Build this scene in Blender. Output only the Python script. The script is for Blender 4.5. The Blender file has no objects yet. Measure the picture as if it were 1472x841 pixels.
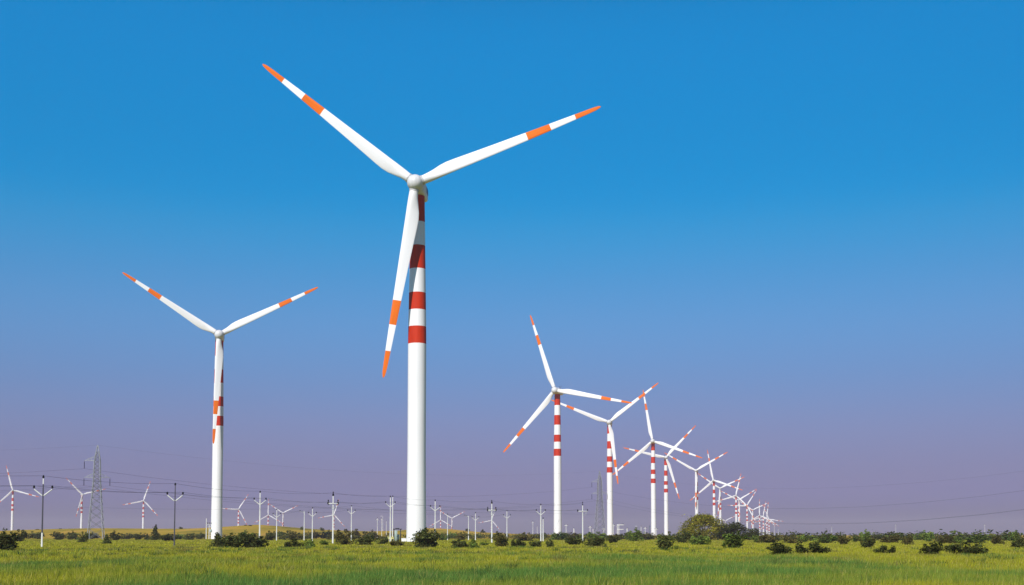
import bpy, math, random
import numpy as np
from mathutils import Vector, Matrix

R = math.radians
SC = bpy.context.scene
COL = SC.collection

# ------------------------------------------------------------------ camera
F = 1700.0            # focal length in photograph pixels
HOR = 770.0           # horizon row in the photograph
PITCH = R(3.5)
EYE = 1.35
PY0 = HOR - F * math.tan(PITCH)          # row of the optical axis
cam_d = bpy.data.cameras.new('camera')
cam = bpy.data.objects.new('camera', cam_d)
COL.objects.link(cam)
cam.location = (0, 0, EYE)
cam.rotation_euler = (R(90) + PITCH, 0, 0)
cam_d.sensor_width = 36
cam_d.lens = 36 * F / 1472
cam_d.shift_y = (PY0 - 420.5) / 1472
cam_d.clip_start = 0.2
cam_d.clip_end = 40000
SC.camera = cam

# ------------------------------------------------------------------ light
SUN_EL, SUN_AZ = R(36), R(24)            # elevation; how far left of straight behind the camera
sund = Vector((-math.sin(SUN_AZ) * math.cos(SUN_EL), -math.cos(SUN_AZ) * math.cos(SUN_EL), math.sin(SUN_EL)))
sl = bpy.data.lights.new('sun', 'SUN')
sl.energy = 4.8
sl.angle = R(0.5)
sl.color = (1.0, 0.95, 0.88)
so = bpy.data.objects.new('sun', sl)
COL.objects.link(so)
so.rotation_euler = sund.to_track_quat('Z', 'Y').to_euler()

SC.view_settings.view_transform = 'Standard'
SC.view_settings.look = 'None'
SC.view_settings.exposure = 0
SC.view_settings.gamma = 1
SC.view_settings.use_curve_mapping = False
SC.cycles.use_denoising = True
SC.cycles.volume_bounces = 0
SC.cycles.max_bounces = 6
SC.cycles.transparent_max_bounces = 8

W = bpy.data.worlds.new('World')
SC.world = W
W.use_nodes = True
nt = W.node_tree
for n in list(nt.nodes):
    nt.nodes.remove(n)
wout = nt.nodes.new('ShaderNodeOutputWorld')
bg = nt.nodes.new('ShaderNodeBackground')
sky = nt.nodes.new('ShaderNodeTexSky')
sky.sky_type = 'NISHITA'
sky.sun_disc = False
sky.sun_elevation = SUN_EL
sky.sun_rotation = math.atan2(sund.x, sund.y)
sky.air_density = 1.0
sky.dust_density = 1.0
sky.ozone_density = 1.5
bg.inputs['Strength'].default_value = 0.1
# polarised, mauve-horizoned sky: the air's colour by elevation, multiplied on the sky model
tc = nt.nodes.new('ShaderNodeTexCoord')
sx = nt.nodes.new('ShaderNodeSeparateXYZ')
nt.links.new(tc.outputs['Generated'], sx.inputs[0])
mr = nt.nodes.new('ShaderNodeMapRange')
mr.inputs['From Min'].default_value = 0.0
mr.inputs['From Max'].default_value = 0.5
nt.links.new(sx.outputs['Z'], mr.inputs['Value'])
ramp = nt.nodes.new('ShaderNodeValToRGB')
ramp.color_ramp.interpolation = 'B_SPLINE'
SKY_TINT = [  # (sin of elevation, r, g, b)
    #SKYBEGIN
    (0.0071, 0.0921, 0.0746, 0.2539),
    (0.0264, 0.3256, 0.3120, 0.8301),
    (0.0484, 0.3476, 0.2916, 0.6188),
    (0.0923, 0.4141, 0.4021, 0.6943),
    (0.1315, 0.3497, 0.4878, 0.7952),
    (0.1736, 0.3458, 0.6384, 0.9542),
    (0.2144, 0.2312, 0.7018, 1.0283),
    (0.2522, 0.0939, 0.8046, 1.1441),
    (0.2786, 0.0002, 0.7805, 1.1867),
    (0.3268, 0.0001, 0.8502, 1.2842),
    (0.3609, 0.0006, 0.9028, 1.3713),
    (0.3942, 0.0084, 0.9622, 1.4544),
    #SKYEND
]
SKY_TINT += [(0.43,) + SKY_TINT[-1][1:], (0.5, 0.14, 0.34, 0.56)]
els = ramp.color_ramp.elements
while len(els) > 1:
    els.remove(els[-1])
for i, (s, r, g, b) in enumerate(SKY_TINT):
    e = els[0] if i == 0 else els.new(min(1.0, s / 0.5))
    e.position = min(1.0, s / 0.5)
    e.color = (r / 2, g / 2, b / 2, 1)
nt.links.new(mr.outputs[0], ramp.inputs[0])
mul = nt.nodes.new('ShaderNodeVectorMath'); mul.operation = 'MULTIPLY'
nt.links.new(sky.outputs[0], mul.inputs[0])
nt.links.new(ramp.outputs[0], mul.inputs[1])
mul2 = nt.nodes.new('ShaderNodeVectorMath'); mul2.operation = 'SCALE'
mul2.inputs['Scale'].default_value = 2.0
nt.links.new(mul.outputs[0], mul2.inputs[0])
# even out the sky from side to side
sg = nt.nodes.new('ShaderNodeMath'); sg.operation = 'MULTIPLY_ADD'
sg.inputs[1].default_value = -0.40; sg.inputs[2].default_value = 2.14
nt.links.new(sx.outputs['X'], sg.inputs[0])
nt.links.new(sg.outputs[0], mul2.inputs['Scale'])
nt.links.new(mul2.outputs[0], bg.inputs['Color'])
nt.links.new(bg.outputs[0], wout.inputs[0])

# ------------------------------------------------------------------ pixel <-> world helpers
CP, SP = math.cos(PITCH), math.sin(PITCH)

def at(px, py, Y):
    """World point seen at photograph pixel (px, py) at forward distance Y."""
    t = (PY0 - py) / F
    zc = Y * (t * CP + SP) / (CP - t * SP)
    yc = Y * CP + zc * SP
    return Vector(((px - 736) / F * yc, Y, zc + EYE))

def pix(p):
    z = p[2] - EYE
    yc = p[1] * CP + z * SP
    zz = z * CP - p[1] * SP
    return 736 + F * p[0] / yc, PY0 - F * zz / yc

def smooth(a, b, x):
    t = np.clip((x - a) / (b - a), 0, 1)
    return t * t * (3 - 2 * t)

RPX = [-900, -300, 0, 60, 160, 300, 350, 375, 400, 450, 520, 575, 615, 645, 690, 760, 860, 1000, 1200, 1500, 2200]
RPY = [770, 768, 764.5, 761.5, 760, 759, 757, 755.4, 757, 761, 763.5, 763, 759.8, 761, 765, 768, 769.5, 770, 769.5, 769, 770]

def gz(x, y):
    """Ground height."""
    x = np.asarray(x, float); y = np.asarray(y, float)
    z = -28 * smooth(2100, 3700, y)
    px = 736 + F * x / 850
    crest = EYE + (HOR - np.interp(px, RPX, RPY)) * 850 / F
    d = y - 850
    prof = np.where(d < 0, np.exp(-(d / 150) ** 2), np.exp(-(d / 420) ** 2))
    z = z + crest * prof * (1 + 0.06 * np.sin(x * 0.05 + 1) * np.sin(y * 0.021))
    k = smooth(20, 60, y) * (1 - smooth(500, 700, y))
    z = z + k * (0.05 * np.sin(x * 0.31 + 0.7 * np.sin(y * 0.11)) + 0.05 * np.sin(y * 0.17 + x * 0.05 + 2) + 0.04 * np.sin(x * 0.83 + y * 0.6))
    return z

def G(x, y):
    return float(gz(x, y))

# ------------------------------------------------------------------ materials
def nodes(name):
    m = bpy.data.materials.new(name)
    m.use_nodes = True
    t = m.node_tree
    for n in list(t.nodes):
        t.nodes.remove(n)
    out = t.nodes.new('ShaderNodeOutputMaterial')
    return m, t, out

def paint(name, col, rough=0.5, var=0.08, scale=1.5, metal=0.0, streak=True, spec=0.4):
    """Painted or bare surface with faint weathering."""
    m, t, out = nodes(name)
    b = t.nodes.new('ShaderNodeBsdfPrincipled')
    b.inputs['Roughness'].default_value = rough
    b.inputs['Metallic'].default_value = metal
    b.inputs['Specular IOR Level'].default_value = spec
    tc = t.nodes.new('ShaderNodeTexCoord')
    mp = t.nodes.new('ShaderNodeMapping')
    if streak:
        mp.inputs['Scale'].default_value = (1, 1, 0.12)
    t.links.new(tc.outputs['Object'], mp.inputs[0])
    nz = t.nodes.new('ShaderNodeTexNoise')
    nz.inputs['Scale'].default_value = scale
    nz.inputs['Detail'].default_value = 6
    t.links.new(mp.outputs[0], nz.inputs['Vector'])
    cr = t.nodes.new('ShaderNodeMapRange')
    cr.inputs['From Min'].default_value = 0.3
    cr.inputs['From Max'].default_value = 0.7
    cr.inputs['To Min'].default_value = 1 - var
    cr.inputs['To Max'].default_value = 1 + var * 0.5
    t.links.new(nz.outputs['Fac'], cr.inputs['Value'])
    mu = t.nodes.new('ShaderNodeVectorMath'); mu.operation = 'SCALE'
    mu.inputs[0].default_value = col
    t.links.new(cr.outputs[0], mu.inputs['Scale'])
    t.links.new(mu.outputs[0], b.inputs['Base Color'])
    t.links.new(b.outputs[0], out.inputs[0])
    return m

def leafmat(name, col, trans=0.3, rough=0.75, plants=True):
    """Leaves: base colour times the random tint stored on each leaf."""
    m, t, out = nodes(name)
    at_ = t.nodes.new('ShaderNodeAttribute')
    at_.attribute_name = 'tint'
    mu = t.nodes.new('ShaderNodeVectorMath'); mu.operation = 'MULTIPLY'
    mu.inputs[1].default_value = col
    t.links.new(at_.outputs['Color'], mu.inputs[0])
    if plants:
        oi = t.nodes.new('ShaderNodeObjectInfo')
        hs = t.nodes.new('ShaderNodeMapRange')
        hs.inputs['To Min'].default_value = 0.65; hs.inputs['To Max'].default_value = 1.45
        t.links.new(oi.outputs['Random'], hs.inputs['Value'])
        mu0 = mu
        mu = t.nodes.new('ShaderNodeVectorMath'); mu.operation = 'SCALE'
        t.links.new(mu0.outputs[0], mu.inputs[0]); t.links.new(hs.outputs[0], mu.inputs['Scale'])
    b = t.nodes.new('ShaderNodeBsdfPrincipled')
    b.inputs['Roughness'].default_value = rough
    b.inputs['Specular IOR Level'].default_value = 0.05
    t.links.new(mu.outputs[0], b.inputs['Base Color'])
    tr = t.nodes.new('ShaderNodeBsdfTranslucent')
    t.links.new(mu.outputs[0], tr.inputs['Color'])
    mx = t.nodes.new('ShaderNodeMixShader')
    mx.inputs[0].default_value = trans
    t.links.new(b.outputs[0], mx.inputs[1])
    t.links.new(tr.outputs[0], mx.inputs[2])
    t.links.new(mx.outputs[0], out.inputs[0])
    return m

M = {}
M['white'] = paint('turbine_white', (0.84, 0.80, 0.795), 0.5, 0.05, 0.6, spec=0.25)
M['red'] = paint('tower_red', (0.56, 0.032, 0.005), 0.6, 0.2, 0.8, spec=0.12)
M['orange'] = paint('blade_orange', (0.78, 0.150, 0.004), 0.6, 0.18, 0.7, spec=0.12)
M['hubgrey'] = paint('hub_shell', (0.70, 0.67, 0.665), 0.5, 0.15, 1.5)
M['collar'] = paint('root_collar_grey', (0.52, 0.50, 0.50), 0.5, 0.15, 2)
M['bluepanel'] = paint('nacelle_panel', (0.02, 0.10, 0.26), 0.4, 0.1)
M['dark'] = paint('dark_metal', (0.03, 0.03, 0.035), 0.6, 0.2)
M['insul'] = paint('insulator_black', (0.012, 0.011, 0.012), 0.25, 0.1, 6, streak=False)
M['pole'] = paint('pole_concrete', (0.74, 0.71, 0.67), 0.8, 0.15, 2, spec=0.2)
M['poledark'] = paint('pole_dark', (0.075, 0.068, 0.085), 0.8, 0.3, 2)  # dark shaft tone for the two slim poles at far left
M['steel'] = paint('galvanised_steel', (0.36, 0.37, 0.38), 0.6, 0.35, 3, metal=0.0, spec=0.2)
M['steeldark'] = paint('dark_steel', (0.17, 0.17, 0.18), 0.7, 0.3, 3, spec=0.2)  # darker grey for pylon bracing, set against the lighter legs
M['wire'] = paint('wire', (0.07, 0.07, 0.085), 0.6, 0.1)
M['concrete'] = paint('concrete', (0.5, 0.48, 0.43), 0.9, 0.2, 4, streak=False)
M['yellowwall'] = paint('yellow_wash', (0.66, 0.60, 0.24), 0.85, 0.2, 2)
M['greypanel'] = paint('grey_green_panel', (0.33, 0.40, 0.36), 0.5, 0.15, 3)
M['bark'] = paint('bark', (0.06, 0.045, 0.03), 0.9, 0.3, 8)
M['leafdark'] = leafmat('leaf_dark', (0.078, 0.084, 0.022))
M['leafgreen'] = leafmat('leaf_green', (0.115, 0.150, 0.026))
M['leafbrown'] = leafmat('leaf_brown', (0.115, 0.098, 0.027))
M['leafolive'] = leafmat('leaf_olive', (0.25, 0.22, 0.020), plants=False)
M['grass'] = leafmat('grass_blades', (1, 1, 1), 0.35, 0.8, False)

def ground_material():
    m, t, out = nodes('field_ground')
    b = t.nodes.new('ShaderNodeBsdfPrincipled')
    b.inputs['Roughness'].default_value = 1
    b.inputs['Specular IOR Level'].default_value = 0
    tc = t.nodes.new('ShaderNodeTexCoord')
    def noise(scale, detail=6, sy=1.0):
        mp = t.nodes.new('ShaderNodeMapping')
        mp.inputs['Scale'].default_value = (1, sy, 1)
        t.links.new(tc.outputs['Object'], mp.inputs[0])
        n = t.nodes.new('ShaderNodeTexNoise')
        n.inputs['Scale'].default_value = scale
        n.inputs['Detail'].default_value = detail
        n.inputs['Roughness'].default_value = 0.65
        t.links.new(mp.outputs[0], n.inputs['Vector'])
        return n.outputs['Fac']
    def rampf(fac, stops):
        r = t.nodes.new('ShaderNodeValToRGB')
        e = r.color_ramp.elements
        e[0].position, e[0].color = stops[0][0], stops[0][1] + (1,)
        e[1].position, e[1].color = stops[-1][0], stops[-1][1] + (1,)
        for s in stops[1:-1]:
            k = e.new(s[0]); k.color = s[1] + (1,)
        t.links.new(fac, r.inputs[0])
        return r.outputs[0]
    def mix(fac, a, c):
        mx = t.nodes.new('ShaderNodeMix'); mx.data_type = 'RGBA'
        t.links.new(fac, mx.inputs[0])
        t.links.new(a, mx.inputs[6]); t.links.new(c, mx.inputs[7])
        return mx.outputs[2]
    field = rampf(noise(0.09, 8, 0.45), [(0.30, (0.10, 0.125, 0.018)), (0.48, (0.21, 0.21, 0.018)), (0.60, (0.28, 0.255, 0.022)), (0.75, (0.17, 0.18, 0.018))])
    dry = rampf(noise(0.03, 9, 0.4), [(0.34, (0.16, 0.14, 0.02)), (0.45, (0.34, 0.24, 0.024)), (0.55, (0.46, 0.29, 0.03)), (0.62, (0.50, 0.29, 0.06)), (0.70, (0.33, 0.25, 0.03))])
    # dry grass and sand on the rise, green field on the flat
    sx = t.nodes.new('ShaderNodeSeparateXYZ')
    t.links.new(tc.outputs['Object'], sx.inputs[0])
    mrr = t.nodes.new('ShaderNodeMapRange')
    mrr.inputs['From Min'].default_value = 330
    mrr.inputs['From Max'].default_value = 620
    t.links.new(sx.outputs['Y'], mrr.inputs['Value'])
    nm = t.nodes.new('ShaderNodeMath'); nm.operation = 'MULTIPLY_ADD'
    t.links.new(noise(0.12, 4), nm.inputs[0]); nm.inputs[1].default_value = 110
    t.links.new(sx.outputs['Y'], nm.inputs[2])
    mg = t.nodes.new('ShaderNodeMapRange')
    mg.inputs['From Min'].default_value = 85
    mg.inputs['From Max'].default_value = 155
    t.links.new(nm.outputs[0], mg.inputs['Value'])
    lush = rampf(noise(0.2, 6), [(0.3, (0.075, 0.125, 0.026)), (0.7, (0.13, 0.17, 0.032))])
    near = mix(mg.outputs[0], lush, field)
    t.links.new(mix(mrr.outputs[0], near, dry), b.inputs['Base Color'])
    t.links.new(b.outputs[0], out.inputs[0])
    return m

M['ground'] = ground_material()

# ------------------------------------------------------------------ mesh builder
class MB:
    def __init__(self):
        self.v, self.f, self.mi = [], [], []
    def quad_strip(self, rings, closed=True, mi=0, cap=(True, True)):
        n = len(rings[0]); b = len(self.v)
        for r in rings:
            self.v += [tuple(p) for p in r]
        for i in range(len(rings) - 1):
            k = mi[i] if isinstance(mi, (list, tuple)) else mi
            for j in range(n if closed else n - 1):
                a, c = b + i * n + j, b + i * n + (j + 1) % n
                self.f.append((a, c, c + n, a + n)); self.mi.append(k)
        m0 = mi[0] if isinstance(mi, (list, tuple)) else mi
        m1 = mi[-1] if isinstance(mi, (list, tuple)) else mi
        if cap[0]:
            self.f.append(tuple(range(b + n - 1, b - 1, -1))); self.mi.append(m0)
        if cap[1]:
            e = b + (len(rings) - 1) * n
            self.f.append(tuple(range(e, e + n))); self.mi.append(m1)
    def lathe(self, prof, n=24, o=(0, 0, 0), mi=0, axis='Z'):
        rings = []
        for r, z in prof:
            ring = []
            for j in range(n):
                a = 2 * math.pi * j / n
                if axis == 'Z':
                    p = (r * math.cos(a), r * math.sin(a), z)
                elif axis == '-Y':
                    p = (r * math.cos(a), -z, r * math.sin(a))
                else:
                    p = (z, r * math.cos(a), r * math.sin(a))
                ring.append((p[0] + o[0], p[1] + o[1], p[2] + o[2]))
            rings.append(ring)
        self.quad_strip(rings, True, mi)
    def tube(self, a, c, r0, r1=None, n=8, mi=0):
        a, c = Vector(a), Vector(c)
        r1 = r0 if r1 is None else r1
        d = (c - a).normalized()
        u = d.orthogonal().normalized(); w = d.cross(u)
        rings = []
        for p, r in ((a, r0), (c, r1)):
            rings.append([p + (u * math.cos(2 * math.pi * j / n) + w * math.sin(2 * math.pi * j / n)) * r for j in range(n)])
        self.quad_strip(rings, True, mi)
    def path(self, pts, r, n=4, mi=0):
        rings = []
        for i, p in enumerate(pts):
            p = Vector(p)
            d = (Vector(pts[min(i + 1, len(pts) - 1)]) - Vector(pts[max(i - 1, 0)])).normalized()
            u = d.cross(Vector((0, 0, 1)))
            u = u.normalized() if u.length > 1e-4 else Vector((1, 0, 0))
            w = u.cross(d)
            rings.append([p + (u * math.cos(2 * math.pi * j / n) + w * math.sin(2 * math.pi * j / n)) * r for j in range(n)])
        self.quad_strip(rings, True, mi)
    def box(self, c, s, mi=0, bev=0.0):
        x, y, z = c; a, b_, h = s[0] / 2, s[1] / 2, s[2] / 2
        k = bev if bev else min(a, b_) * 0.06
        def ring(zz, i):
            A, B = a - i, b_ - i
            return [(x - A + k, y - B, zz), (x + A - k, y - B, zz), (x + A, y - B + k, zz), (x + A, y + B - k, zz),
                    (x + A - k, y + B, zz), (x - A + k, y + B, zz), (x - A, y + B - k, zz), (x - A, y - B + k, zz)]
        k2 = min(k, h * 0.3)
        self.quad_strip([ring(z - h, k2 * 0.7), ring(z - h + k2, 0), ring(z + h - k2, 0), ring(z + h, k2 * 0.7)], True, mi)
    def mesh(self, name, mats, smooth_=True):
        me = bpy.data.meshes.new(name)
        me.from_pydata([tuple(p) for p in self.v], [], self.f)
        for m in mats:
            me.materials.append(m)
        me.polygons.foreach_set('material_index', self.mi)
        me.polygons.foreach_set('use_smooth', [smooth_] * len(self.f))
        me.update()
        if smooth_:
            try:
                me.set_sharp_from_angle(angle=R(40))
            except Exception:
                pass
        return me
    def build(self, name, mat, parent=None, smooth_=True):
        mats = mat if isinstance(mat, (list, tuple)) else [mat]
        return put(name, self.mesh(name, mats, smooth_), parent)

def put(name, me, parent=None):
    o = bpy.data.objects.new(name, me)
    COL.objects.link(o)
    if parent is not None:
        o.parent = parent
    return o

def tag(o, label=None, cat=None, group=None, kind=None):
    if label: o['label'] = label
    if cat: o['category'] = cat
    if group: o['group'] = group
    if kind: o['kind'] = kind
    return o

def thing(name, loc, label, cat, group=None, rz=0.0):
    o = bpy.data.objects.new(name, None)
    o.empty_display_size = 0.5
    COL.objects.link(o)
    o.location = loc
    o.rotation_euler = (0, 0, rz)
    return tag(o, label, cat, group)

def raw_mesh(name, verts, faces, tints, mats):
    """Fast mesh from numpy: verts (n,3), faces (m,k), one tint per face."""
    me = bpy.data.meshes.new(name)
    nf, k = faces.shape
    me.vertices.add(len(verts)); me.vertices.foreach_set('co', verts.astype(np.float32).ravel())
    me.loops.add(nf * k); me.loops.foreach_set('vertex_index', faces.astype(np.int32).ravel())
    me.polygons.add(nf)
    me.polygons.foreach_set('loop_start', np.arange(0, nf * k, k, dtype=np.int32))
    at_ = me.attributes.new('tint', 'FLOAT_COLOR', 'FACE')
    c = np.ones((nf, 4), np.float32); c[:, :3] = tints
    at_.data.foreach_set('color', c.ravel())
    for m in mats:
        me.materials.append(m)
    me.update(calc_edges=True)
    me.validate()
    return me

# ------------------------------------------------------------------ ground
def make_ground():
    xs = np.concatenate([-np.geomspace(460, 6500, 34)[::-1], np.linspace(-450, 450, 151), np.geomspace(460, 6500, 34)])
    ys = np.concatenate([np.linspace(-250, 30, 15), np.linspace(34, 420, 130), np.linspace(428, 1300, 110), np.geomspace(1330, 9500, 50)])
    X, Y = np.meshgrid(xs, ys)
    V = np.stack([X, Y, gz(X, Y)], -1).reshape(-1, 3)
    ny, nx = X.shape
    i = (np.arange(ny - 1)[:, None] * nx + np.arange(nx - 1)[None, :]).ravel()
    Fc = np.stack([i, i + 1, i + nx + 1, i + nx], 1)
    me = raw_mesh('ground', V, Fc, np.ones((len(Fc), 3)), [M['ground']])
    me.polygons.foreach_set('use_smooth', [True] * len(Fc))
    o = put('ground', me)
    tag(o, 'flat green field rising to a low sandy ridge', 'ground', kind='structure')

make_ground()

# ------------------------------------------------------------------ haze
def make_haze():
    b = MB()
    x0, x1, y0, y1, z0, z1 = -6600, 6600, -300, 9600, -31.0, 125.0
    b.v = [(x0, y0, z0), (x1, y0, z0), (x1, y1, z0), (x0, y1, z0), (x0, y0, z1), (x1, y0, z1), (x1, y1, z1), (x0, y1, z1)]
    b.f = [(3, 2, 1, 0), (4, 5, 6, 7), (0, 1, 5, 4), (1, 2, 6, 5), (2, 3, 7, 6), (3, 0, 4, 7)]
    b.mi = [0] * 6
    m, t, out = nodes('haze')
    v = t.nodes.new('ShaderNodeVolumePrincipled')
    v.inputs['Color'].default_value = (0.86, 0.71, 0.80, 1)
    v.inputs['Density'].default_value = 0.00016
    v.inputs['Anisotropy'].default_value = 0.0
    t.links.new(v.outputs[0], out.inputs['Volume'])
    try:
        m.cycles.homogeneous_volume = True
    except Exception:
        pass
    o = b.build('haze', m, None, False)
    tag(o, 'thin mauve haze over the far plain', 'haze', kind='stuff')

make_haze()

# ------------------------------------------------------------------ wind turbine meshes
HUB_H, OVER, TILT = 78.0, 4.2, R(1)
BANDS = [(43.3, 47.1), (50.8, 54.6), (59.9, 65.1), (70.4, 76.2)]

def tower_r(z):
    return 2.0 if z < 45 else 2.0 - (z - 45) / 31.2 * 0.5

def tower_mesh():
    b = MB()
    cuts = sorted({0.0, 0.3, 20.0, 20.06, 32.0, 45.0, 55.5, 76.2} | {z for p in BANDS for z in p})
    prof, mi = [], []
    for i, z in enumerate(cuts):
        prof.append((tower_r(z) + (0.14 if z < 0.31 else 0), z))
        if i:
            mid = (cuts[i - 1] + z) / 2
            mi.append(1 if any(a < mid < c for a, c in BANDS) else 0)
    rings = [[(r * math.cos(2 * math.pi * j / 40), r * math.sin(2 * math.pi * j / 40), z) for j in range(40)] for r, z in prof]
    b.quad_strip(rings, True, mi)
    return b.mesh('tower', [M['white'], M['red']])

def nacelle_mesh():
    """Rounded housing along Y, its front near the hub."""
    b = MB()
    secs = [(-2.5, 1.15, 1.15, 0.0), (-2.2, 1.45, 1.5, 0.0), (-1.2, 1.62, 1.72, 0.0), (2.0, 1.7, 1.8, 0.02), (5.0, 1.62, 1.65, 0.1), (6.2, 1.4, 1.35, 0.2), (6.7, 0.9, 0.85, 0.25)]
    rings = []
    for y, w, h, dz in secs:
        ring = []
        for j in range(28):
            a = 2 * math.pi * j / 28
            c, s = math.cos(a), math.sin(a)
            e = 0.42
            ring.append((w * math.copysign(abs(c) ** e, c), y, dz + h * math.copysign(abs(s) ** e, s)))
        rings.append(ring)
    b.quad_strip(rings, True, 0)
    return b.mesh('nacelle', [M['white']])

def panel_mesh():
    b = MB()
    b.box((0, 3.2, 0.35), (0.06, 2.6, 1.3), 0, 0.02)
    return b.mesh('side_panel', [M['bluepanel']])

def mast_mesh():
    b = MB()
    b.tube((0, 4.8, 1.7), (0, 4.8, 3.3), 0.05)
    b.tube((-0.7, 4.8, 3.0), (0.7, 4.8, 3.0), 0.04)
    for x in (-0.7, 0.7):
        b.tube((x, 4.8, 3.0), (x, 4.8, 3.5), 0.05)
        b.lathe([(0.02, 0), (0.16, 0.05), (0.02, 0.1)], 10, (x, 4.8, 3.5))
    return b.mesh('weather_mast', [M['dark']])

def cooler_mesh():
    b = MB()
    b.box((0, 2.6, 1.9), (1.5, 1.2, 0.45))
    return b.mesh('cooler_box', [M['dark']])

def hub_mesh():
    b = MB()
    b.lathe([(1.5, -1.5), (1.72, -1.2), (1.78, 0.0), (1.70, 0.7), (1.5, 1.25), (1.15, 1.72), (0.68, 2.0), (0.2, 2.12), (0.02, 2.13)], 28, (0, 0, 0), 0, '-Y')
    return b.mesh('hub', [M['hubgrey']])

# radius, leading edge x, trailing edge x, thickness ratio, twist
BST = [(1.55, 0.98, -0.98, 1.0, 0), (2.2, 0.98, -0.98, 1.0, 0), (3.2, 1.0, -1.08, 0.9, 6), (4.6, 1.0, -1.42, 0.68, 11), (6.2, 0.98, -1.82, 0.5, 12),
       (7.8, 0.94, -1.98, 0.4, 11), (9.6, 0.92, -1.92, 0.34, 9.5), (13, 0.88, -1.72, 0.28, 7.5), (18, 0.82, -1.46, 0.24, 5.5), (22, 0.77, -1.28, 0.22, 4),
       (25.7, 0.72, -1.12, 0.21, 3), (31, 0.63, -0.90, 0.2, 2), (36.7, 0.50, -0.66, 0.19, 1), (39.6, 0.43, -0.54, 0.19, 0.5), (41.2, 0.36, -0.44, 0.2, 0),
       (42.15, 0.20, -0.30, 0.25, 0), (42.5, 0.0, -0.07, 0.5, 0)]

def blade_mesh():
    b = MB(); rings, mi = [], []
    n = 22
    for i, (r0, le, te, th, tw) in enumerate(BST):
        r = r0 * 1.021 if r0 > 3 else r0
        c = le - te; mid = (le + te) / 2; T = th * c
        ring = []
        ct, st = math.cos(R(tw)), math.sin(R(tw))
        for j in range(n):
            a = 2 * math.pi * j / n
            u = math.cos(a)
            k = 1.0 if th > 0.85 else (1 - 0.38 * (1 - u) / 2) * (0.55 + 0.45 * (u + 1) / 2)
            x, y = mid + c / 2 * u, T / 2 * math.sin(a) * (k if th <= 0.85 else 1)
            x2, y2 = x * ct + y * st, -x * st + y * ct
            ring.append((x2, y2 - 0.0006 * r * r * 0.9, r))
        rings.append(ring)
        if i:
            m_ = (r0 + BST[i - 1][0]) / 2
            mi.append(1 if (25.7 < m_ < 31 or m_ > 36.7) else 0)
    b.quad_strip(rings, True, mi)
    return b.mesh('blade', [M['white'], M['orange']])

def collar_mesh():
    b = MB()
    b.lathe([(1.0, 0.9), (1.08, 1.35), (1.08, 1.6), (1.02, 1.64), (1.02, 1.7), (1.06, 1.74), (1.06, 1.9), (0.985, 1.94)], 24)
    return b.mesh('root_collar', [M['collar']])

def door_mesh():
    b = MB()
    b.box((0, 0, 2.2), (0.34, 0.12, 1.1), 0, 0.02)
    return b.mesh('tower_vent', [M['dark']])

def hatch_mesh():
    b = MB()
    b.box((0, 0, 0.9), (0.24, 0.1, 0.45), 0, 0.02)
    return b.mesh('cable_hatch', [M['dark']])

ME = dict(tower=tower_mesh(), nacelle=nacelle_mesh(), panel=panel_mesh(), mast=mast_mesh(), cooler=cooler_mesh(), hatch=hatch_mesh(), hub=hub_mesh(), blade=blade_mesh(), collar=collar_mesh(), door=door_mesh())
TG = 'three-bladed wind turbines with red tower bands'
TURB = []

def turbine(hx, hy, phi, rel, label, D=None, span=1.0):
    """A wind turbine whose hub shows at photograph pixel (hx, hy); phi is a blade's angle; rel how far its nose points left of the camera."""
    if D is None:
        lo, hi = 150.0, 7000.0
        for _ in range(60):
            md = (lo + hi) / 2
            p = at(hx, hy, md)
            if p.z < G(p.x, p.y) + HUB_H: lo = md
            else: hi = md
        D = (lo + hi) / 2
    p = at(hx, hy, D)
    ux, uy = -p.x, -p.y
    gam = math.atan2(ux, -uy) - R(rel)
    nose = Vector((math.sin(gam), -math.cos(gam), 0))
    base = Vector((p.x, p.y, 0)) - nose * OVER * math.cos(TILT)
    zb = p.z - HUB_H
    root = thing('wind_turbine', (base.x, base.y, zb), label, 'wind turbine', TG)
    put('tower', ME['tower'], root)
    far = D > 1300
    Rz = Matrix.Rotation(gam, 4, 'Z')
    if D < 300:
        d = put('tower_vent', ME['door'], root.children[0])
        d.matrix_local = Matrix.Translation((-1.15, -1.66, 0)) @ Matrix.Rotation(R(-33), 4, 'Z')
        d = put('cable_hatch', ME['hatch'], root.children[0])
        d.matrix_local = Matrix.Translation((0.45, -1.97, 0)) @ Matrix.Rotation(R(13), 4, 'Z')
    nc = put('nacelle', ME['nacelle'], root)
    zt = HUB_H - OVER * math.sin(TILT)
    nc.matrix_local = Matrix.Translation((0, 0, zt)) @ Rz @ Matrix.Rotation(-TILT, 4, 'X')
    if not far:
        for sd in (-1, 1):
            put('side_panel', ME['panel'], nc).location = (sd * 1.71, 0, 0)
        put('cooler_box', ME['cooler'], nc)
        put('weather_mast', ME['mast'], nc)
    hm = Matrix.Translation((0, 0, zt)) @ Rz @ Matrix.Rotation(-TILT, 4, 'X') @ Matrix.Translation((0, -OVER, 0))
    h = put('hub', ME['hub'], root)
    h.matrix_local = hm
    for k in range(3):
        al = math.pi / 2 - R(phi + 120 * k)
        bl = put('blade', ME['blade'], root)
        bl.matrix_local = hm @ Matrix.Rotation(al, 4, 'Y') @ Matrix.Diagonal((1, 1, span, 1))
        if not far:
            put('root_collar', ME['collar'], bl)
    TURB.append((hx, D, root))
    return root

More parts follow.
